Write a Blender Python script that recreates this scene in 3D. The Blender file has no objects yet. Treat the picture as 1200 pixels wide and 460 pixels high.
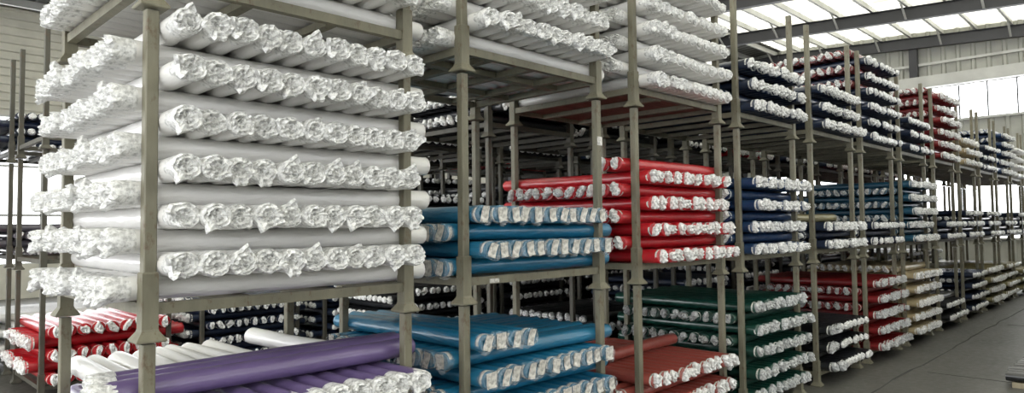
import bpy, math, random
from mathutils import Matrix, Vector

random.seed(7)
R = random.Random(11)
sc = bpy.context.scene
COL = sc.collection
PI = math.pi

# ------------------------------------------------------------------ helpers
class MB:
    """collects shapes that become ONE mesh"""
    def __init__(self):
        self.v = []; self.f = []; self.s = []
    def add(self, vs, fs, smooth=False):
        n = len(self.v)
        self.v += [tuple(p) for p in vs]
        for f in fs:
            self.f.append(tuple(i + n for i in f)); self.s.append(smooth)
    def box(self, x0, x1, y0, y1, z0, z1, b=0.0):
        if b <= 0:
            vs = [(x0,y0,z0),(x1,y0,z0),(x1,y1,z0),(x0,y1,z0),(x0,y0,z1),(x1,y0,z1),(x1,y1,z1),(x0,y1,z1)]
            self.add(vs, [(3,2,1,0),(4,5,6,7),(0,1,5,4),(1,2,6,5),(2,3,7,6),(3,0,4,7)])
            return
        self.prism_z([(x0+b,y0),(x1-b,y0),(x1,y0+b),(x1,y1-b),(x1-b,y1),(x0+b,y1),(x0,y1-b),(x0,y0+b)], z0, z1)
    def prism_z(self, pts, z0, z1):
        n = len(pts)
        self.add([(x,y,z0) for x,y in pts] + [(x,y,z1) for x,y in pts],
                 [tuple(reversed(range(n))), tuple(range(n, 2*n))] + [(i,(i+1)%n,n+(i+1)%n,n+i) for i in range(n)])
    def frusta(self, secs):
        """square sections (half width, z) stacked into one skin"""
        vs = []
        for h, z in secs:
            vs += [(-h,-h,z),(h,-h,z),(h,h,z),(-h,h,z)]
        fs = [(3,2,1,0)]
        for k in range(len(secs)-1):
            for i in range(4):
                a = 4*k+i; b = 4*k+(i+1)%4
                fs.append((a,b,b+4,a+4))
        m = 4*(len(secs)-1)
        fs.append((m,m+1,m+2,m+3))
        self.add(vs, fs)
    def bar(self, p, q, w, h, up=(0,0,1)):
        p = Vector(p); q = Vector(q); d = (q-p).normalized(); u = Vector(up)
        s = d.cross(u).normalized(); u = s.cross(d).normalized()
        vs = [c + s*(a*w/2) + u*(b*h/2) for c in (p,q) for a,b in ((-1,-1),(1,-1),(1,1),(-1,1))]
        self.add(vs, [(0,1,2,3),(7,6,5,4),(0,4,5,1),(1,5,6,2),(2,6,7,3),(3,7,4,0)])
    def mesh(self, name, mat):
        me = bpy.data.meshes.new(name)
        me.from_pydata(self.v, [], self.f)
        me.polygons.foreach_set('use_smooth', self.s)
        me.materials.append(mat)
        me.update()
        return me

def link(name, me, parent=None, loc=None, rot=None):
    o = bpy.data.objects.new(name, me)
    COL.objects.link(o)
    if parent is not None: o.parent = parent
    if loc is not None: o.location = loc
    if rot is not None: o.rotation_euler = rot
    return o

def tag(o, label, cat, group=None, kind=None):
    o['label'] = label; o['category'] = cat
    if group: o['group'] = group
    if kind: o['kind'] = kind
    return o

def struct(name, mb, mat):
    o = link(name, mb.mesh(name, mat)); o['kind'] = 'structure'
    return o

# ---------------------------------------------------------------- materials
def new_mat(name):
    m = bpy.data.materials.new(name); m.use_nodes = True
    nt = m.node_tree; b = nt.nodes['Principled BSDF']
    return m, nt, b

def ramp(nt, src, stops):
    r = nt.nodes.new('ShaderNodeValToRGB')
    el = r.color_ramp.elements
    while len(el) < len(stops): el.new(0.5)
    for e, (p, c) in zip(el, stops):
        e.position = p; e.color = (*c, 1)
    nt.links.new(src, r.inputs[0])
    return r.outputs[0]

def noise(nt, scale, detail=3, rough=.5, stretch=None, coord='Object', dist=0.0):
    tc = nt.nodes.new('ShaderNodeTexCoord')
    mp = nt.nodes.new('ShaderNodeMapping')
    if stretch: mp.inputs['Scale'].default_value = stretch
    nt.links.new(tc.outputs[coord], mp.inputs['Vector'])
    n = nt.nodes.new('ShaderNodeTexNoise')
    n.inputs['Scale'].default_value = scale; n.inputs['Detail'].default_value = detail
    n.inputs['Roughness'].default_value = rough; n.inputs['Distortion'].default_value = dist
    nt.links.new(mp.outputs[0], n.inputs['Vector'])
    return n.outputs[0]

def bump(nt, b, src, strength, dist=.01):
    n = nt.nodes.new('ShaderNodeBump')
    n.inputs['Strength'].default_value = strength; n.inputs['Distance'].default_value = dist
    nt.links.new(src, n.inputs['Height']); nt.links.new(n.outputs[0], b.inputs['Normal'])

def sc3(c, k): return tuple(min(1, x*k) for x in c)

def paint_mat(name, base, rust=.12):
    m, nt, b = new_mat(name)
    n1 = noise(nt, 9, 5, .6, (1,1,.25))
    c = ramp(nt, n1, [(.30, sc3(base,.72)), (.5, base), (.68, sc3(base,1.2))])
    n2 = noise(nt, 26, 6, .7, (1,1,.5))
    f = ramp(nt, n2, [(.56, (0,0,0)), (.66, (rust*6,)*3)])
    mx = nt.nodes.new('ShaderNodeMix'); mx.data_type = 'RGBA'
    nt.links.new(f, mx.inputs[0]); nt.links.new(c, mx.inputs[6]); mx.inputs[7].default_value = (.10,.06,.03,1)
    nt.links.new(mx.outputs[2], b.inputs['Base Color'])
    b.inputs['Roughness'].default_value = .55
    bump(nt, b, n2, .15)
    return m

def film_mat(name, base, var=.12, rough=.34, coat=.6, bumpk=.35, sc_=30):
    """cloth roll under tight clear film: gloss and long wrinkles"""
    m, nt, b = new_mat(name)
    n1 = noise(nt, 7, 3, .5, (1,.35,1))
    c = ramp(nt, n1, [(.3, sc3(base,1-var)), (.7, sc3(base,1+var))])
    nt.links.new(c, b.inputs['Base Color'])
    b.inputs['Roughness'].default_value = rough
    b.inputs['Coat Weight'].default_value = coat
    b.inputs['Coat Roughness'].default_value = .16
    n2 = noise(nt, sc_, 3, .55, (1,.22,1), dist=.8)
    bump(nt, b, n2, bumpk, .012)
    return m

def crumple_mat(name, base, rough=.3, tr=0.0):
    m, nt, b = new_mat(name)
    n1 = noise(nt, 55, 4, .6)
    c = ramp(nt, n1, [(.36, sc3(base,.55)), (.56, base)])
    nt.links.new(c, b.inputs['Base Color'])
    b.inputs['Roughness'].default_value = rough
    b.inputs['Coat Weight'].default_value = .5; b.inputs['Coat Roughness'].default_value = .12
    bump(nt, b, n1, .6, .012)
    if tr > 0:
        t = nt.nodes.new('ShaderNodeBsdfTransparent'); mx = nt.nodes.new('ShaderNodeMixShader')
        mx.inputs[0].default_value = tr
        nt.links.new(b.outputs[0], mx.inputs[1]); nt.links.new(t.outputs[0], mx.inputs[2])
        nt.links.new(mx.outputs[0], nt.nodes['Material Output'].inputs[0])
    return m

M = {}
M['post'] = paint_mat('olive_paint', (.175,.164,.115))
M['post_shaded'] = paint_mat('shaded_olive_paint', (.085,.080,.062))  # post paint again, with the dimness of the back rows put into its colour
M['board'] = None
m, nt, b = new_mat('red_brown_plywood')
n = noise(nt, 3, 4, .6, (1,8,1)); nt.links.new(ramp(nt, n, [(.3,(.13,.055,.040)),(.7,(.22,.10,.075))]), b.inputs['Base Color']); b.inputs['Roughness'].default_value = .7
M['board'] = m

COLS = {  # body colours
 'white': (.80,.79,.77), 'blue': (.012,.155,.285), 'red': (.46,.010,.018), 'maroon': (.19,.010,.012), 'navy': (.009,.018,.045),
 'black': (.010,.011,.014), 'green': (.004,.045,.032), 'coral': (.30,.065,.050), 'teal': (.010,.070,.125),
 'cream': (.42,.34,.20), 'khaki': (.25,.22,.11), 'purple': (.150,.105,.245), 'indigo': (.010,.038,.110), 'gray': (.10,.09,.11)}
for k, c in COLS.items():
    if k == 'white': M[k] = film_mat('film_white', c, .05, .30, .6, .55)
    elif k == 'purple': M[k] = film_mat('film_purple', c, .12, .30, .7, .6, 16)
    else: M[k] = film_mat('film_' + k, c, .20, .36, .75, .85, 24)
M['wrap'] = crumple_mat('crumpled_white_plastic', (.86,.86,.85))
M['wrapgrey'] = crumple_mat('crumpled_grey_plastic', (.55,.56,.56))
M['film'] = crumple_mat('clear_film', (.70,.73,.75), .12, .80)
M['paper'] = crumple_mat('paper', (.72,.70,.65), .7)
M['band'] = crumple_mat('white_band', (.74,.73,.69), .6)

# --------------------------------------------------------------- roll parts
RX, RZ = .0535, .0490           # half width and half height of a roll
def roll_body(mat, L, rx=RX, rz=RZ, seg=18, nl=9, seed=0, bag=0.0):
    rr = random.Random(seed); mb = MB(); vs = []; fs = []
    ph = rr.uniform(0,6.28); ph2 = rr.uniform(0,6.28)
    ys = [0, .004] + [L*(.02+.96*i/(nl-1)) for i in range(nl)] + [L-.004, L]
    n = len(ys)
    for j, y in enumerate(ys):
        t = y/L
        k = .93 if j in (0, n-1) else 1.0
        k *= 1 + .018*math.sin(t*9+ph) + rr.uniform(-.008,.008)
        dz = .0025*math.sin(t*5+ph2)
        for i in range(seg):
            a = 2*PI*i/seg
            w = 1 + .012*math.sin(3*a+ph+t*4)
            vs.append((rx*k*w*math.cos(a), y, rz*k*w*math.sin(a)+dz))
    for j in range(n-1):
        for i in range(seg):
            fs.append((j*seg+i, (j+1)*seg+i, (j+1)*seg+(i+1)%seg, j*seg+(i+1)%seg))
    mb.add(vs, fs, True)
    mb.add(vs[:seg], [tuple(range(seg))]); mb.add(vs[-seg:], [tuple(reversed(range(seg)))])
    return mb.mesh('roll_body', mat)

def crumple_end(mat, seed, rx=RX, rz=RZ, n=26, flare=.48, cuff=.07, out=.030):
    """gathered plastic at the end of a white roll: ridged disc, pointed tails, cuff round the body"""
    rr = random.Random(seed); vs = []; fs = []
    lobes = [(rr.uniform(0,2*PI), rr.uniform(.5,1)*flare, rr.uniform(.25,.45)) for _ in range(rr.choice((1,2,2,3)))]
    cx, cz = rr.uniform(-.25,.25)*rx, rr.uniform(-.25,.25)*rz
    fr = [(.12,.2),(.30,.7),(.48,.45),(.66,1.0),(.82,.75),(.95,.95),(1.06,.5)]
    tail = [(1.05,-.012),(1.035,-cuff*.5),(1.015,-cuff)]
    def lobe(a):
        s = 0
        for la, h, w in lobes:
            d = abs((a-la+PI)%(2*PI)-PI)
            s += h*max(0, 1-d/w)
        return s
    ang = [2*PI*i/n + rr.uniform(-.06,.06) for i in range(n)]
    rid = [rr.uniform(-1,1) for _ in range(n)]
    vs.append((cx, -out*.5, cz))
    for f, o in fr:
        for i, a in enumerate(ang):
            lb = lobe(a)*max(0,(f-.6)/.45)
            r = f*(1+lb) + rr.uniform(-.035,.035)
            y = -out*o*(1+.8*lb) + rid[i]*.009*min(1,f*1.6) + rr.uniform(-.005,.005)
            k = 1-f if f < 1 else 0
            vs.append((rx*r*math.cos(a)+cx*k, min(y,-.002), rz*r*math.sin(a)+cz*k))
    for f, y in tail:
        for i, a in enumerate(ang):
            r = f + rid[i]*.018 + rr.uniform(0,.015) + (.12*lobe(a) if f > 1.04 else 0)
            vs.append((rx*r*math.cos(a), -y, rz*r*math.sin(a)))
    m = len(fr)+len(tail)
    for i in range(n): fs.append((0, 1+i, 1+(i+1)%n))
    for k in range(m-1):
        for i in range(n):
            a = 1+k*n+i; b2 = 1+k*n+(i+1)%n
            fs.append((a, a+n, b2+n)); fs.append((a, b2+n, b2))
    mb = MB(); mb.add(vs, fs)
    return mb.mesh('plastic_end', mat)

def patch_end(mat, seed, rx=RX, rz=RZ, n=14, fill=1.02, out=.042):
    """crumpled tuft of white plastic and paper on the end of a coloured roll"""
    rr = random.Random(seed); vs = [(rr.uniform(-.15,.15)*rx, -out, rr.uniform(-.15,.15)*rz)]; fs = []
    ph = rr.uniform(0,6); ka = rr.uniform(.66,1.0); kb = rr.uniform(.95,1.22); ta = rr.uniform(-.5,.5)
    rad = [fill*(.82+.20*math.sin(2*(2*PI*i/n)+ph)+rr.uniform(-.20,.16)) for i in range(n)]
    for f, o in ((.35,.8),(.7,1.0),(1.0,.55),(.95,-.1)):
        for i in range(n):
            a = 2*PI*i/n
            r = rad[i]*f
            px, pz = ka*r*math.cos(a), kb*r*math.sin(a)
            px, pz = px*math.cos(ta)-pz*math.sin(ta), px*math.sin(ta)+pz*math.cos(ta)
            vs.append((rx*px, min(-.001,-out*o+rr.uniform(-.012,.012)) if o > 0 else .004, rz*pz))
    for i in range(n): fs.append((0, 1+i, 1+(i+1)%n))
    for k in range(3):
        for i in range(n):
            a = 1+k*n+i; b2 = 1+k*n+(i+1)%n
            fs.append((a, a+n, b2+n)); fs.append((a, b2+n, b2))
    mb = MB(); mb.add(vs, fs)
    return mb.mesh('plastic_end', mat)

def fringe(mat, seed, rx=RX, rz=RZ, n=22):
    rr = random.Random(seed); vs = []; fs = []
    la = rr.uniform(3.6,5.6)
    prof = [(.70,-.006),(.93,-.022),(1.10,-.010),(1.05,.015),(1.02,.045)]
    rid = [rr.uniform(-1,1) for _ in range(n)]
    for f, y in prof:
        for i in range(n):
            a = 2*PI*i/n; d = abs((a-la+PI)%(2*PI)-PI); lb = .45*max(0,1-d/.5)*(1 if .8 < f and y < .02 else 0)
            r = f + lb + rid[i]*.05*(1 if y < .02 else .2)
            vs.append((rx*r*math.cos(a), y+rr.uniform(-.005,.005), rz*r*math.sin(a)))
    for k in range(len(prof)-1):
        for i in range(n):
            a = k*n+i; b2 = k*n+(i+1)%n
            fs.append((a, a+n, b2+n)); fs.append((a, b2+n, b2))
    mb = MB(); mb.add(vs, fs); return mb.mesh('clear_film', mat)

def band_mesh(mat, rx=RX, rz=RZ, y0=.012, y1=.032, seg=20, k=1.025):
    vs = []; fs = []
    for y, kk in ((y0,.99),(y0,k),(y1,k),(y1,.99)):
        for i in range(seg):
            a = 2*PI*i/seg; vs.append((rx*kk*math.cos(a), y, rz*kk*math.sin(a)))
    for j in range(3):
        for i in range(seg): fs.append((j*seg+i, (j+1)*seg+i, (j+1)*seg+(i+1)%seg, j*seg+(i+1)%seg))
    mb = MB(); mb.add(vs, fs, True); return mb.mesh('end_band', mat)

def label_mesh(mat, seed):
    rr = random.Random(seed); w = rr.uniform(.026,.036); h = rr.uniform(.038,.046); a = rr.uniform(-.25,.25)
    vs = []; N = 4
    sh = rr.uniform(-.006,.006)
    for y0 in (0, .0015):
        for j in range(N):
            for i in range(N):
                u = (i/(N-1)*2-1)*w; v = (j/(N-1)*2-1)*h
                u += sh*(j-1.5) + rr.uniform(-.003,.003); v += rr.uniform(-.003,.003)
                y = -.012 - .010*abs(j/(N-1)-.4) + rr.uniform(-.004,.003)
                vs.append((u*math.cos(a)-v*math.sin(a), y+y0, u*math.sin(a)+v*math.cos(a)))
    fs = []
    for j in range(N-1):
        for i in range(N-1):
            p = j*N+i; fs.append((p,p+1,p+N+1,p+N)); q = p+N*N; fs.append((q,q+N,q+N+1,q+1))
    mb = MB(); mb.add(vs, fs); return mb.mesh('paper_label', mat)

_cache = {}
def cached(key, fn):
    if key not in _cache: _cache[key] = fn()
    return _cache[key]

SIZES = {'std': (RX, RZ, 1.0), 'big': (.066, .062, 1.25)}
CATW = {'maroon': 'deep red', 'gray': 'grey', 'indigo': 'dark blue', 'navy': 'navy', 'green': 'dark green'}
SNAKE = {'gray': 'grey', 'indigo': 'dark_blue', 'maroon': 'deep_red', 'green': 'dark_green'}
def words_colour(c): return CATW.get(c, c)
ROLLS = []       # every roll to be made: dicts
def want(colour, loc, rz, L, label, group, detail, size='std', tilt=(0,0), look='wrap'):
    ROLLS.append(dict(c=colour, loc=loc, rz=rz, L=L, label=label, group=group, d=detail, size=size, tilt=tilt, look=look))

def make_roll(r):
    c = r['c']; sz = r['size']; rx, rz, _ = SIZES[sz]
    Lk = round(r['L'], 2); var = R.randrange(4) if r['d'] else R.randrange(2)
    fine = r['d'] >= 2
    body = cached(('b', c, Lk, sz, var, fine), lambda: roll_body(M[c], Lk, rx, rz, 20 if fine else 12, 11 if fine else 5, hash((c,var)) % 999))
    o = link(SNAKE.get(c, c) + '_fabric_roll', body, None, r['loc'], (r['tilt'][0], r['tilt'][1], r['rz']))
    tag(o, r['label'], 'fabric roll', r['group'])
    if c == 'white' or r['look'] == 'bag':
        v = R.randrange(12)
        nm = M['wrap']
        link('plastic_end', cached(('we', v, sz, fine), lambda: crumple_end(nm, 100+v, rx, rz, 28 if fine else 16)), o)
    else:
        v = R.randrange(10)
        if r['look'] == 'label':
            link('paper_label', cached(('pl', v), lambda: label_mesh(M['paper'], 300+v)), o)
            link('clear_film', cached(('cf', v), lambda: fringe(M['film'], 400+v, rx, rz)), o)
        else:
            mat = M['wrapgrey'] if r['look'] == 'grey' else M['wrap']
            link('plastic_end', cached(('pe', v, sz, r['look'] == 'grey'), lambda: patch_end(mat, 200+v, rx, rz, 14 if fine else 9)), o)
        if fine or r['d'] == 1:
            link('end_band', cached(('bd', sz), lambda: band_mesh(M['band'], rx, rz, .010, .024, k=1.012)) if r['look'] != 'label' else cached(('bdw', sz), lambda: band_mesh(M['band'], rx, rz, .012, .034, k=1.012)), o)
    return o

ORD = 'first second third fourth fifth sixth seventh eighth ninth tenth eleventh twelfth thirteenth'.split()
DECK = .15
def stack(name, x0, x1, y0, colour, layers, first='Y', z0=0.0, n=11, pitch=.0965, detail=1, size='std', look='wrap',
          L=1.50, xcolour=None, only=None, fr=.13, skip=(), depth=1.234, back_hidden=False, xfrom=0):
    """criss-cross pile of rolls on a rack deck; returns nothing, adds to ROLLS"""
    rx, rzz, _ = SIZES[size]
    ry = {'Y': 0, 'X': 0}
    nrow = {'Y': 0, 'X': 0}
    way = 'down' if z0 == 0 else 'up'
    def rank(row, k): return (layers-1-k)//2 if z0 == 0 else row
    for k in range(layers):
        dr = first if k % 2 == 0 else ('X' if first == 'Y' else 'Y')
        row = nrow[dr]; nrow[dr] += 1
        if k in skip: continue
        z = z0 + DECK + rzz + .003 + k*pitch*(rzz/RZ)
        idx = range(n) if not (only and k in only) else only[k]
        lay = R.uniform(-.035,.035)
        for i in idx:
            if dr == 'Y':
                w = x1-x0-.05-2*rx
                x = x0+.025+rx + w*i/(n-1)
                y = y0 - fr + lay + R.uniform(-.022,.022)
                c = colour
                lab = f"{words_colour(c)} roll, {ORD[i]} from left, {ORD[rank(row, k)]} front row {way}, {name}"
                want(c, (x, y, z+R.uniform(-.002,.002)), R.uniform(-.008,.008), L, lab, f'{words_colour(c)} rolls of the {name}', detail, size, (R.uniform(-.002,.002), R.uniform(-.05,.05)), look)
            else:
                w = depth-.05-2*rx
                y = y0+.025+rx + w*i/(n-1)
                x = x0 - .12 + lay + R.uniform(-.02,.02)
                c = xcolour(k) if xcolour else colour
                lab = f"{words_colour(c)} roll, {ORD[i]} from front, {ORD[rank(row, k)]} side row {way}, {name}"
                want(c, (x, y, z+R.uniform(-.002,.002)), -PI/2+R.uniform(-.008,.008), L, lab, f'{words_colour(c)} rolls of the {name}', detail, size, (R.uniform(-.05,.05)*0, 0), look)

# -------------------------------------------------------------------- racks
T = 1.3
def rack_parts(mat, deck):
    key = (mat.name, deck)
    def build():
        P = {}
        mb = MB(); mb.box(-.024,.024,-.024,.024, .19, 1.292, .004); P['post'] = mb.mesh('post', mat)
        mb = MB(); mb.frusta([(.050,0),(.054,.004),(.054,.010),(.033,.040),(.030,.05),(.030,.262),(.026,.268)]); P['foot'] = mb.mesh('foot', mat)
        for nm, ln in (('bx', 1.17), ('by', 1.17)):
            mb = MB()
            if nm == 'bx': mb.box(-ln/2, ln/2, -.020,.020, .103,.148)
            else: mb.box(-.020,.020,-ln/2,ln/2,.103,.148)
            P[nm] = mb.mesh('beam', mat)
        mb = MB(); mb.box(-.025,.025,-.597,.597,.108,.146); P['cy'] = mb.mesh('crossbar', mat)
        mb = MB(); mb.box(-.60,.60,-.035,.035,.110,.1475); P['cx'] = mb.mesh('crossbar', mat)
        mb = MB(); mb.box(-.60,.60,-.60,.60,.136,.1495); P['bd'] = mb.mesh('deck_board', M['board'])
        return P
    return cached(('rk',)+key, build)

def rack(label, x0, x1, y0, level, mat='post', deck='bars', depth=1.234, group=None, posts=True, lean=0.0):
    P = rack_parts(M[mat], deck)
    w = x1-x0
    e = bpy.data.objects.new('stacking_rack', None); COL.objects.link(e)
    e.location = ((x0+x1)/2, y0+depth/2, level*T); e.empty_display_size = .1
    e.rotation_euler = (0, lean, 0)
    tag(e, label, 'storage rack', group)
    for sx in (-1,1):
        for sy in (-1,1):
            p_ = link('post', P['post'], e, (sx*w/2, sy*depth/2, .0))
            link('foot', P['foot'], p_)
    kx = (w-.058)/1.17; ky = (depth-.058)/1.17
    for sy in (-1,1):
        o = link('beam', P['bx'], e, (0, sy*depth/2, 0)); o.scale = (kx,1,1)
    for sx in (-1,1):
        o = link('beam', P['by'], e, (sx*w/2, 0, 0)); o.scale = (1,ky,1)
    if deck in ('bars', 'grid'):
        for t in ((-.17,.17) if deck == 'bars' else (-.3,0,.3)):
            link('crossbar', P['cy'], e, (w*t*1.0, 0, 0))
    if deck == 'grid':
        for t in (-.2,.2):
            link('crossbar', P['cx'], e, (0, depth*t, 0))
    if deck == 'board':
        link('deck_board', P['bd'], e)
        for t in (-.2,.2): link('crossbar', P['cy'], e, (w*t, 0, -.012))
    return e

Y0 = 2.878
BAYS = {'A':(.912,2.140),'B':(2.541,3.770),'C':(4.225,5.485),'D':(5.845,7.080),'E':(7.545,8.800),'F':(9.16,10.40),
        'G':(10.80,12.06),'H':(12.62,13.88),'I':(14.35,15.60),'J':(16.05,17.30),'K':(17.75,19.00),'L':(19.45,20.70),'M':(21.15,22.40)}
TIER = ['ground tier', 'middle tier', 'top tier']
what = {'A':('the purple rolls','the nearest tall white stack','the nearest upper white rolls'),
        'B':('the loose bright blue rolls','the bright blue stack','white rolls above the blue stack'),
        'C':('the coral rolls','the bright red stack','white rolls above the red stack'),
        'D':('the dark green rolls','the dark blue rolls','navy rolls beside the white stacks')}
racks = {}
for bi, (bk, (x0,x1)) in enumerate(BAYS.items()):
    for lv in range(3):
        if bk in what: lab = f"olive steel stacking rack, {TIER[lv]}, carrying {what[bk][lv]}"
        else: lab = f"olive steel stacking rack, {TIER[lv]}, {ORD[bi]} bay along the aisle row"
        dk = {'A':'bars','B':'grid','C':'board'}.get(bk, 'bars')
        racks[bk,lv] = rack(lab, x0, x1, Y0, lv, 'post', dk, group='racks of the aisle row')

# paper tags taped to the blue bay
mb = MB(); mb.box(-.026,.026,-.0275,-.0245,.98,1.04); link('paper_tag', mb.mesh('paper_tag', M['paper']), racks['B',1], (1.229/2,-.617,0))
mb = MB(); mb.box(-.038,.038,-.0235,-.0205,.108,.132); link('paper_tag', mb.mesh('paper_tag', M['paper']), racks['B',1], (-.40,-.617,0))

def bay(b): return BAYS[b]
def st(b, lv, name, colour, layers, first='Y', **kw):
    stack(name, *bay(b), Y0, colour, layers, first, z0=lv*T, **kw)

# ---- aisle row, nearest first
st('A',1,'nearest tall white stack','white',12,'X',pitch=.0935,detail=2,fr=.15)
st('A',2,'white stack overhead','white',4,'X',pitch=.0935,detail=2,fr=.12)
st('B',1,'bright blue stack','blue',4,'X',pitch=.099,detail=2,look='label')
st('B',2,'white stack above blue','white',7,'X',detail=2)
st('C',1,'bright red stack','red',8,'Y',pitch=.0975,detail=2,only={7:[0,1]})
st('C',2,'white stack above red','white',9,'Y',detail=1)
st('D',2,'navy top stack','navy',5,'Y')
st('D',1,'dark blue stack','indigo',7,'Y',pitch=.1)
st('D',0,'dark green stack','green',9,'Y',pitch=.0975,detail=2,look='grey')
st('E',2,'slim navy top stack','navy',5,'Y')
st('E',1,'slim navy middle stack','navy',3,'Y')
st('E',0,'low black stack','black',5,'Y',look='grey')
st('F',2,'tallest navy stack','navy',12,'Y',xcolour=lambda k: 'maroon' if k > 5 else 'navy')
st('F',1,'low navy middle stack','navy',3,'Y')
st('F',0,'deep red ground stack','maroon',9,'Y',look='grey')
st('G',2,'navy stack beyond the tallest','navy',5,'Y')
st('G',1,'teal stack','teal',9,'Y')
st('G',0,'cream ground stack','cream',10,'Y')
st('H',2,'tall far red stack','maroon',12,'Y')
st('H',1,'thin navy stack','navy',3,'Y')
st('H',0,'thin black ground stack','black',4,'Y')
st('I',2,'cream top stack','cream',5,'Y')
st('I',1,'far navy stack','navy',5,'Y')
st('I',0,'navy ground stack','navy',7,'Y')
st('J',2,'far slim stack','navy',5,'Y')
st('J',1,'navy stack past halfway','navy',5,'Y')
st('J',0,'olive ground stack','khaki',7,'Y')
st('K',2,'tall far blue stack','indigo',10,'Y')
st('K',1,'navy stack near window end','navy',3,'Y')
st('K',0,'last olive stack','khaki',7,'Y')
st('L',2,'last white stack','white',7,'Y',detail=0)
st('L',1,'last navy stack','navy',5,'Y',detail=0)
st('L',0,'end olive stack','khaki',6,'Y',detail=0)
st('M',2,'end white stack','white',5,'Y',detail=0)
st('M',1,'end navy stack','navy',5,'Y',detail=0)

# purple load of the nearest ground bay
ax0, ax1 = BAYS['A']
zt = .915
stack('purple stack', ax0, ax1, Y0, 'purple', 8, 'X', z0=0, detail=1)
for i in range(11):
    x = ax0+.025+RX + (ax1-ax0-.05-2*RX)*i/10
    want('purple', (x, Y0-.20+R.uniform(-.02,.02)+.0*i, .994), 0, .46, f"short purple wrapped roll, {ORD[i]} along, under the long purple rolls", 'short purple rolls', 2, look='bag')
for i in range(8):
    x = ax0+.03+RX + (ax1-ax0-.05-2*RX)*i/10
    want('white', (x, Y0+.36+R.uniform(-.01,.02), .998+R.uniform(0,.01)), R.uniform(-.03,.03), 1.10, f"lilac-white bagged roll, {ORD[i]} along, behind the long purple rolls", 'lilac-white rolls behind the purple', 2)
for i, (yy, zz, rz_) in enumerate(((Y0+.085,1.10,.02),(Y0+.195,1.104,.03),(Y0+.305,1.10,.02))):
    want('purple', (ax0-.16+.03*i, yy, zz), -PI/2+rz_, 1.50, ("long glossy purple roll, front of three across the purple pile", "long glossy purple roll, middle of three across the purple pile", "long glossy purple roll, rear of three across the purple pile")[i], 'long purple rolls', 2, look='bag')
want('white', (2.04, Y0+.42, 1.055), .07, .98, 'crinkled white roll lying askew on top of the lilac-white rolls', None, 2)

# blue load of the second ground bay
bx0, bx1 = BAYS['B']
stack('loose blue pile', bx0, bx1, Y0, 'blue', 10, 'X', z0=0, pitch=.0985, detail=2, look='label', only={9:[0,1,2,3]})
# coral load
cx0, cx1 = BAYS['C']
stack('coral pile', cx0, cx1, Y0, 'coral', 5, 'Y', z0=0, pitch=.100, detail=2)
want('coral', (cx0+.05, Y0+.42, DECK+5*.1+.055), -PI/2+.05, 1.2, 'single coral roll lying across the top of the coral pile', None, 2)
want('khaki', (BAYS['E'][0]-.05, Y0+.3, T+DECK+3*.0965+.052), -PI/2-.06, 1.3, 'single olive roll lying on the slim navy middle stack', None, 1)

# ---- rows behind
def brow(rn, y, cells, mat='post_shaded'):
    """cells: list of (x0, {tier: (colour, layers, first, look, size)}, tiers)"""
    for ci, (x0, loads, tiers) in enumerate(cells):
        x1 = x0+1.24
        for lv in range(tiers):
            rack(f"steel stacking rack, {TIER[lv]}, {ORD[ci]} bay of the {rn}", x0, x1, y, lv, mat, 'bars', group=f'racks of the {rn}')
        for lv, sp in loads.items():
            colour, layers, first = sp[:3]
            kw = sp[3] if len(sp) > 3 else {}
            stack(f"{TIER[lv]}, bay {ORD[ci]}, {rn}", x0, x1, y, colour, layers, first, z0=lv*T, **{**dict(detail=0), **kw})
blk = ('black',)
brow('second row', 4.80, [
  (4.57, {0:('black',4,'Y'), 1:('black',4,'Y'), 2:('black',6,'X')}, 3),
  (6.22, {0:('black',6,'Y'), 1:('black',3,'Y'), 2:('black',5,'X')}, 3),
  (7.88, {0:('navy',9,'Y'), 1:('black',2,'Y'), 2:('black',6,'Y')}, 3),
  (9.54, {0:('navy',10,'Y'), 1:('navy',2,'Y'), 2:('red',8,'Y')}, 3),
  (11.2, {0:('black',10,'Y'), 1:('navy',8,'Y',dict(look='grey')), 2:('navy',7,'Y')}, 3),
  (12.9, {0:('black',10,'Y'), 1:('red',4,'Y'), 2:('navy',7,'Y')}, 3),
  (14.6, {0:('khaki',9,'Y'), 1:('red',6,'Y'), 2:('black',5,'Y')}, 3),
  (16.3, {0:('khaki',9,'Y'), 1:('red',6,'Y'), 2:('navy',5,'Y')}, 3),
  (18.0, {0:('khaki',9,'Y'), 1:('red',6,'Y')}, 3),
  (19.7, {0:('khaki',9,'Y'), 1:('red',6,'Y')}, 3)])
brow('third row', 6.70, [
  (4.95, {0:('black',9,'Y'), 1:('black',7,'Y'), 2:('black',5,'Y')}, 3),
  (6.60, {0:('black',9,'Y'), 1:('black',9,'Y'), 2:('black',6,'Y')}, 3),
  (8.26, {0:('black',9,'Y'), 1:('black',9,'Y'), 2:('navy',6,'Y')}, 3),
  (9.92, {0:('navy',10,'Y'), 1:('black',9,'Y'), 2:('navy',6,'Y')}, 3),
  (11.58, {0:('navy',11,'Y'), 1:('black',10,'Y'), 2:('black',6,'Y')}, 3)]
  + [(13.24+1.66*q, {0:('black',11,'Y'), 1:('navy' if q % 2 else 'black',10,'Y')}, 2) for q in range(5)], 'post_shaded')
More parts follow.
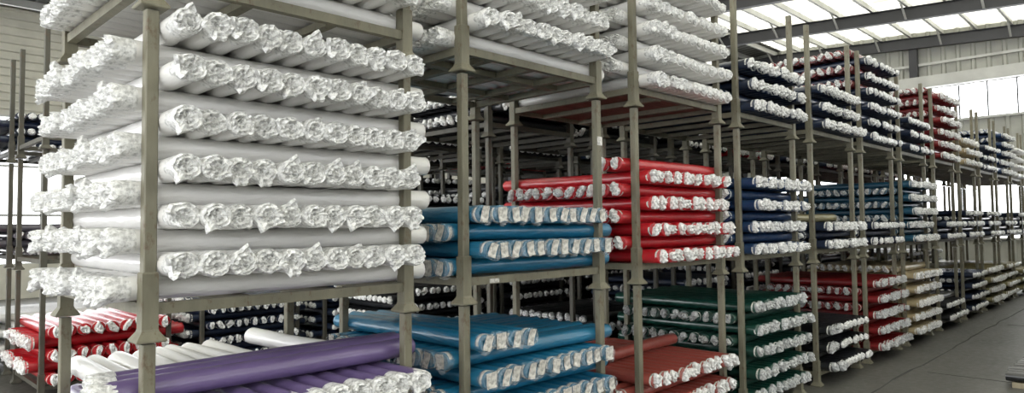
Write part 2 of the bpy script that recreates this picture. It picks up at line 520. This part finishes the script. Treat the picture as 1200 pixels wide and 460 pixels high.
brow('fourth row', 8.50, [
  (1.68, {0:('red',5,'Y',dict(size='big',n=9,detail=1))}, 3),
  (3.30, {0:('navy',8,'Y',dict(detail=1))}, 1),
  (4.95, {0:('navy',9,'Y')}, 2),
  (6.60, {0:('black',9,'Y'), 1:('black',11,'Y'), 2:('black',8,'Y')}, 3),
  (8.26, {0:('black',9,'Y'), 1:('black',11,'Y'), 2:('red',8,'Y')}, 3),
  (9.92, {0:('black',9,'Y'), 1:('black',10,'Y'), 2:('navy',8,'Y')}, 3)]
  + [(11.58+1.66*q, {0:('black',11,'Y'), 1:('black',11,'Y')}, 2) for q in range(4)], 'post_shaded')
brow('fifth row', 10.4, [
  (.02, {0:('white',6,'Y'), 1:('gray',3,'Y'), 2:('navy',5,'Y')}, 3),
  (1.70, {0:('white',6,'Y'), 1:('gray',4,'Y',dict(look='wrap')), 2:('navy',5,'Y',dict(look='bag'))}, 3)], 'post_shaded')

# row across the aisle, out of view, added to shade the ground-level rolls
brow('added row across the aisle', -.45, [(9.6+1.66*q, {lv: ('black',11,'Y') for lv in range(2)}, 2) for q in range(8)], 'post')

# pallet load by the aisle
def pallet_load():
    M['wood'] = paint_mat('pallet_wood', (.34,.29,.20), .02)
    px, py = 8.78, .12
    e = bpy.data.objects.new('pallet', None); COL.objects.link(e); e.location = (px, py, 0)
    tag(e, 'pale wooden pallet on the aisle floor under a black wrapped load', 'pallet')
    for k in range(7):
        mb = MB(); mb.box(0,1.2,.01+k*.185,.13+k*.185,.040,.056); link('board', mb.mesh('board', M['wood']), e)
    for x in (0,.55,1.1):
        mb = MB(); mb.box(x,x+.10,.01,1.24,.0,.040); link('stringer', mb.mesh('stringer', M['wood']), e)
    for k in range(1):
        for i in range(10):
            want('black', (px+.06+.12*i, py-.05+R.uniform(-.02,.02), .058+.0505+k*.098), R.uniform(-.03,.03), 1.35,
                 f"black film-wrapped roll, {ORD[i]} along, on the aisle pallet", 'black rolls on the aisle pallet', 1, look='grey')
pallet_load()

# ---- make the rolls: per colour the 300 nearest as things, the rest of that colour one mass
by = {}
for r in ROLLS: by.setdefault(r['c'], []).append(r)
n_ind = 0
for c, lst in by.items():
    lst.sort(key=lambda r: r['loc'][0]**2 + r['loc'][1]**2 + (900 if 'across the aisle' in r['label'] or (r['loc'][1] > 6 and r['c'] == 'navy' and r['loc'][0] > 6) else 0))
    lim = 300
    for r in lst[:lim]: make_roll(r); n_ind += 1
    rest = lst[300:]
    if rest:
        mb = MB(); me_ = MB()
        for r in rest:
            rx, rz, _ = SIZES[r['size']]; L = r['L']; ca, sa = math.cos(r['rz']), math.sin(r['rz']); X, Y, Z = r['loc']
            def put(px, py, pz): return (X+px*ca-py*sa, Y+px*sa+py*ca, Z+pz)
            seg = 10; vs = []
            for y in (0, L):
                for i in range(seg):
                    a = 2*PI*i/seg; vs.append(put(rx*math.cos(a), y, rz*math.sin(a)))
            mb.add(vs, [(i, seg+i, seg+(i+1)%seg, (i+1)%seg) for i in range(seg)], True)
            mb.add(vs, [tuple(range(seg)), tuple(reversed(range(seg, 2*seg)))])
            seg = 8; vs = [put(0,-.03,0)]
            for f, yy in ((.6,-.028),(.9,-.01),(.85,.004)):
                for i in range(seg):
                    a = 2*PI*i/seg; q = f*R.uniform(.8,1.05)
                    vs.append(put(rx*q*math.cos(a), yy+R.uniform(-.008,.0), rz*q*math.sin(a)))
            fs = [(0,1+i,1+(i+1)%seg) for i in range(seg)]
            for k in range(2):
                for i in range(seg): a = 1+k*seg+i; b2 = 1+k*seg+(i+1)%seg; fs.append((a,a+seg,b2+seg,b2))
            me_.add(vs, fs)
        nm = SNAKE.get(c, c)
        o = link(nm+'_rolls_massed_far_off', mb.mesh('mass', M[c]))
        tag(o, f"further {words_colour(c)} rolls stacked deep among the distant racks", 'fabric rolls', None, 'stuff')
        e = link('plastic_ends', me_.mesh('mass_ends', M['wrap']), o); e['kind'] = 'stuff'

# ------------------------------------------------------------ the building
def concrete():
    m, nt, b = new_mat('concrete')
    n1 = noise(nt, 1.3, 6, .65); n2 = noise(nt, 14, 6, .7)
    c = ramp(nt, n1, [(.3,(.075,.073,.064)),(.7,(.135,.132,.118))])
    mx = nt.nodes.new('ShaderNodeMix'); mx.data_type = 'RGBA'; mx.blend_type = 'MULTIPLY'; mx.inputs[0].default_value = .6
    nt.links.new(c, mx.inputs[6]); nt.links.new(ramp(nt, n2, [(.35,(.65,.65,.65)),(.6,(1,1,1))]), mx.inputs[7])
    nt.links.new(mx.outputs[2], b.inputs['Base Color'])
    nt.links.new(ramp(nt, n2, [(.3,(.35,.35,.35)),(.7,(.6,.6,.6))]), b.inputs['Roughness'])
    bump(nt, b, n2, .15)
    return m
M['concrete'] = concrete()
m, nt, b = new_mat('joint'); b.inputs['Base Color'].default_value = (.05,.05,.045,1); b.inputs['Roughness'].default_value = .9; M['joint'] = m
mb = MB(); mb.box(-10,27,-12,22.2,-.2,0); struct('floor', mb, M['concrete'])
mb = MB()
x = 3.0; yj = 2.36
pts = []
while x < 26: pts.append((x, yj+R.uniform(-.02,.02))); x += R.uniform(.3,.8)
for (xa,ya),(xb,yb) in zip(pts, pts[1:]): mb.bar((xa,ya,.001),(xb,yb,.001),R.uniform(.012,.026),.004)
for xx in (9,14,19): mb.bar((xx,-8,.001),(xx+.05,2.2,.001),.012,.004)
struct('trim_1', mb, M['joint'])

def cladding(name, base, k=9.0, axis='X'):
    m, nt, b = new_mat(name)
    n1 = noise(nt, 2, 4); nt.links.new(ramp(nt, n1, [(.3,sc3(base,.88)),(.7,sc3(base,1.08))]), b.inputs['Base Color'])
    b.inputs['Roughness'].default_value = .45
    return m
M['clad'] = cladding('cream_cladding', (.36,.36,.32))
M['cladback'] = cladding('pale_cladding', (.58,.56,.47))
M['steel'] = cladding('dark_steel', (.030,.030,.034))
M['steel_light'] = cladding('light_steel', (.52,.52,.49))
m, nt, b = new_mat('roof_sheet')
n1 = noise(nt, 1.3, 7, .68, (2.6,.22,1)); col = ramp(nt, n1, [(.36,(.34,.33,.26)),(.50,(.60,.585,.50)),(.66,(.80,.78,.68))])
tl = nt.nodes.new('ShaderNodeBsdfTranslucent'); nt.links.new(col, tl.inputs[0]); nt.links.new(col, b.inputs['Base Color'])
mx = nt.nodes.new('ShaderNodeMixShader'); mx.inputs[0].default_value = .72
nt.links.new(b.outputs[0], mx.inputs[1]); nt.links.new(tl.outputs[0], mx.inputs[2]); nt.links.new(mx.outputs[0], nt.nodes['Material Output'].inputs[0])
M['roof'] = m
M['roofdark'] = cladding('opaque_roof', (.16,.16,.15))
m, nt, b = new_mat('window_glass')
tr = nt.nodes.new('ShaderNodeBsdfTransparent'); gl = nt.nodes.new('ShaderNodeBsdfGlossy'); gl.inputs['Roughness'].default_value = .05
mx = nt.nodes.new('ShaderNodeMixShader'); mx.inputs[0].default_value = .06
nt.links.new(tr.outputs[0], mx.inputs[1]); nt.links.new(gl.outputs[0], mx.inputs[2]); nt.links.new(mx.outputs[0], nt.nodes['Material Output'].inputs[0])
M['glass'] = m

SL = .060
def zr(y): return 7.22 + SL*y            # underside of the rafters
YR = 11.0
def zrr(y): return zr(y) if y < YR else zr(YR) - SL*(y-YR)
# rafters: I sections across the hall
for i, xr in enumerate((-6,-2,2,6,10,14,18,22,26)):
    mb = MB()
    for ya, yb in ((-12,YR),(YR,22)):
        a, c = zrr(ya), zrr(yb)
        mb.bar((xr,ya,a+.19),(xr,yb,c+.19),.014,.36)
        mb.bar((xr,ya,a+.008),(xr,yb,c+.008),.18,.014)
        mb.bar((xr,ya,a+.372),(xr,yb,c+.372),.18,.014)
    struct(f'trim_{10+i}', mb, M['steel'])
# purlins along the hall with thin struts down to the rafters
mb = MB(); mbs = MB()
y = -11.4
k = 0
while y < 22:
    z = zrr(y)+.38
    mb.box(-14,26.5,y-.005,y+.005,z,z+.20); mb.box(-14,26.5,y,y+.07,z+.195,z+.203); mb.box(-14,26.5,y-.07,y,z-.002,z+.006)
    if k % 2 == 0:
        for xr in (10,14,18,22,26):
            mbs.bar((xr-.60,y,z+.02),(xr-.02,y+.02,z-.36),.06,.012)
    y += .94; k += 1
struct('trim_20', mb, M['steel_light']); struct('trim_21', mbs, M['steel_light'])
# ribbed roof sheets
mb = MB(); 
def ribbed(mb, n0, n1, step, fn, rib=.03):
    """fn(s, off) -> two end points of a line; lines joined into a ribbed sheet"""
    rows = []; s = n0
    while s < n1:
        for ds, off in ((0,0),(step*.62,0),(step*.72,rib),(step*.90,rib)):
            rows.append(fn(min(s+ds,n1), off))
        s += step
    rows.append(fn(n1,0))
    vs = [p for r in rows for p in r]; m_ = len(rows[0]); fs = []
    for i in range(len(rows)-1):
        for j in range(m_-1): fs.append((i*m_+j, i*m_+j+1, (i+1)*m_+j+1, (i+1)*m_+j))
    mb.add(vs, fs)
ribbed(mb, -14, 27.3, .30, lambda s, o: [(s,-12,zrr(-12)+.59+o),(s,YR,zrr(YR)+.59+o)])
for ya in (13.2,16.4,19.6): ribbed(mb, -14, 27.3, .30, lambda s, o: [(s,ya,zrr(ya)+.59+o),(s,ya+.9,zrr(ya+.9)+.59+o)])
struct('ceiling', mb, M['roof'])
mb = MB()
for ya, yb in ((YR,13.2),(14.1,16.4),(17.3,19.6),(20.5,22.3)): ribbed(mb, -14, 27.3, .30, lambda s, o: [(s,ya,zrr(ya)+.59+o),(s,yb,zrr(yb)+.59+o)])
struct('roof_slab', mb, M['roofdark'])

# far gable wall with window bands, X = 26.3
XG = 26.3
WB = [(5.10,6.22),(1.2,3.6)]
mb = MB()
def gpan(z0, z1f):
    ribbed(mb, -12, 22.2, .42, lambda s, o: [(XG-o, s, z0), (XG-o, s, z1f(s) if callable(z1f) else z1f)], .06)
gpan(6.22, lambda s: zrr(s)+.6); gpan(3.6, 5.10); gpan(0, 1.2)
struct('wall_right', mb, M['clad'])
mb = MB(); mb.box(XG-.34,XG-.04,-12,22.2,6.24,6.62); mb.box(XG-.10,XG+.05,-12,22.2,5.05,5.12); mb.box(XG-.10,XG+.05,-12,22.2,3.56,3.64); mb.box(XG-.10,XG+.05,-12,22.2,1.16,1.22); mb.box(XG-.12,XG-.02,-12,22.2,7.02,7.10)
struct('trim_22', mb, M['steel_light'])
for i, (a, c) in enumerate(WB):
    fr = MB(); yy = -12
    while yy < 22.2: fr.box(XG-.03,XG+.03,yy-.018,yy+.018,a,c); yy += .78
    w = struct(f'window_{i+1}', fr, M['steel'])
    g = MB(); g.box(XG-.004,XG+.004,-12,22.2,a,c); link('window_pane', g.mesh('window_pane', M['glass']), w)['kind'] = 'structure'
for i, yc in enumerate((-6, .2, 6.4, 12.6, 18.8)):
    mb = MB(); mb.box(XG-.40,XG-.06,yc-.10,yc+.10,0,6.2); mb.box(XG-.30,XG-.06,yc-.12,yc+.12,6.62,zr(yc)); struct(f'trim_{30+i}', mb, M['steel'])

# unseen aisle-side wall behind the camera, added to cut ambient light; high window band
mb = MB(); mb.box(-14,27,-9.1,-9,0,3.4); mb.box(-14,27,-9.1,-9,5.0,zrr(-9)+.5); struct('wall_front', mb, M['clad'])
fr = MB(); xx = -14
while xx < 27: fr.box(xx-.03,xx+.03,-9.08,-9.02,3.4,5.0); xx += 1.5
struct('window_4', fr, M['steel'])

# back wall, Y = 22: glazing below, ribbed cladding above
YB = 22.1
mb = MB()
ribbed(mb, 4.85, 7.75, .22, lambda s, o: [(-14,YB-o,s),(27,YB-o,s)], .09)
mb.box(-14,27,YB-.05,YB+.05,0,.9); mb.box(7.6,27,YB-.05,YB+.05,.9,4.86)
struct('wall_back', mb, M['cladback'])
fr = MB(); xx = -10
while xx < 7.6: fr.box(xx-.03,xx+.03,YB-.03,YB+.03,.9,4.85); xx += 1.1
for zz in (.9,2.2,3.5,4.82): fr.box(-10,7.6,YB-.03,YB+.03,zz-.03,zz+.03)
w = struct('window_3', fr, M['steel_light'])
g = MB(); g.box(-10,7.6,YB-.004,YB+.004,.93,4.8); link('window_pane', g.mesh('window_pane', M['glass']), w)['kind'] = 'structure'
for i, xc in enumerate((-6,-2,2,6,10,14,18,22)):
    mb = MB(); mb.box(xc-.09,xc+.09,YB-.35,YB-.08,0,zrr(21.8)+.1); struct(f'trim_{40+i}', mb, M['steel'])

# -------------------------------------------------------------- light, view
w = bpy.data.worlds.new('World'); sc.world = w; w.use_nodes = True
bg = w.node_tree.nodes['Background']; bg.inputs[0].default_value = (.96,.98,1.0,1); bg.inputs[1].default_value = 4.4
sc.view_settings.view_transform = 'Standard'; sc.view_settings.look = 'None'
sc.view_settings.exposure = 0.14; sc.view_settings.gamma = 1.0; sc.view_settings.use_curve_mapping = False
try:
    sc.cycles.use_denoising = True
    sc.cycles.max_bounces = 8; sc.cycles.transparent_max_bounces = 12; sc.cycles.diffuse_bounces = 4
except Exception: pass

f, yaw, pit, rol, h = 803.05, .7764, .0451, -.0118, 1.7242
F = Vector((math.cos(yaw)*math.cos(pit), math.sin(yaw)*math.cos(pit), math.sin(pit)))
R0 = Vector((math.sin(yaw), -math.cos(yaw), 0)); U0 = R0.cross(F)
c_, s_ = math.cos(rol), math.sin(rol)
Rv = R0*c_ + U0*s_; Uv = -R0*s_ + U0*c_
cam = bpy.data.cameras.new('camera'); co = bpy.data.objects.new('camera', cam); COL.objects.link(co)
mt = Matrix((( Rv.x,Uv.x,-F.x,0),(Rv.y,Uv.y,-F.y,0),(Rv.z,Uv.z,-F.z,h),(0,0,0,1)))
co.matrix_world = mt
cam.sensor_width = 36; cam.lens = f*36/1200; cam.clip_start = .05; cam.clip_end = 200
sc.camera = co
print('rolls', len(ROLLS), 'individual', n_ind, {k: len(v) for k, v in by.items()})
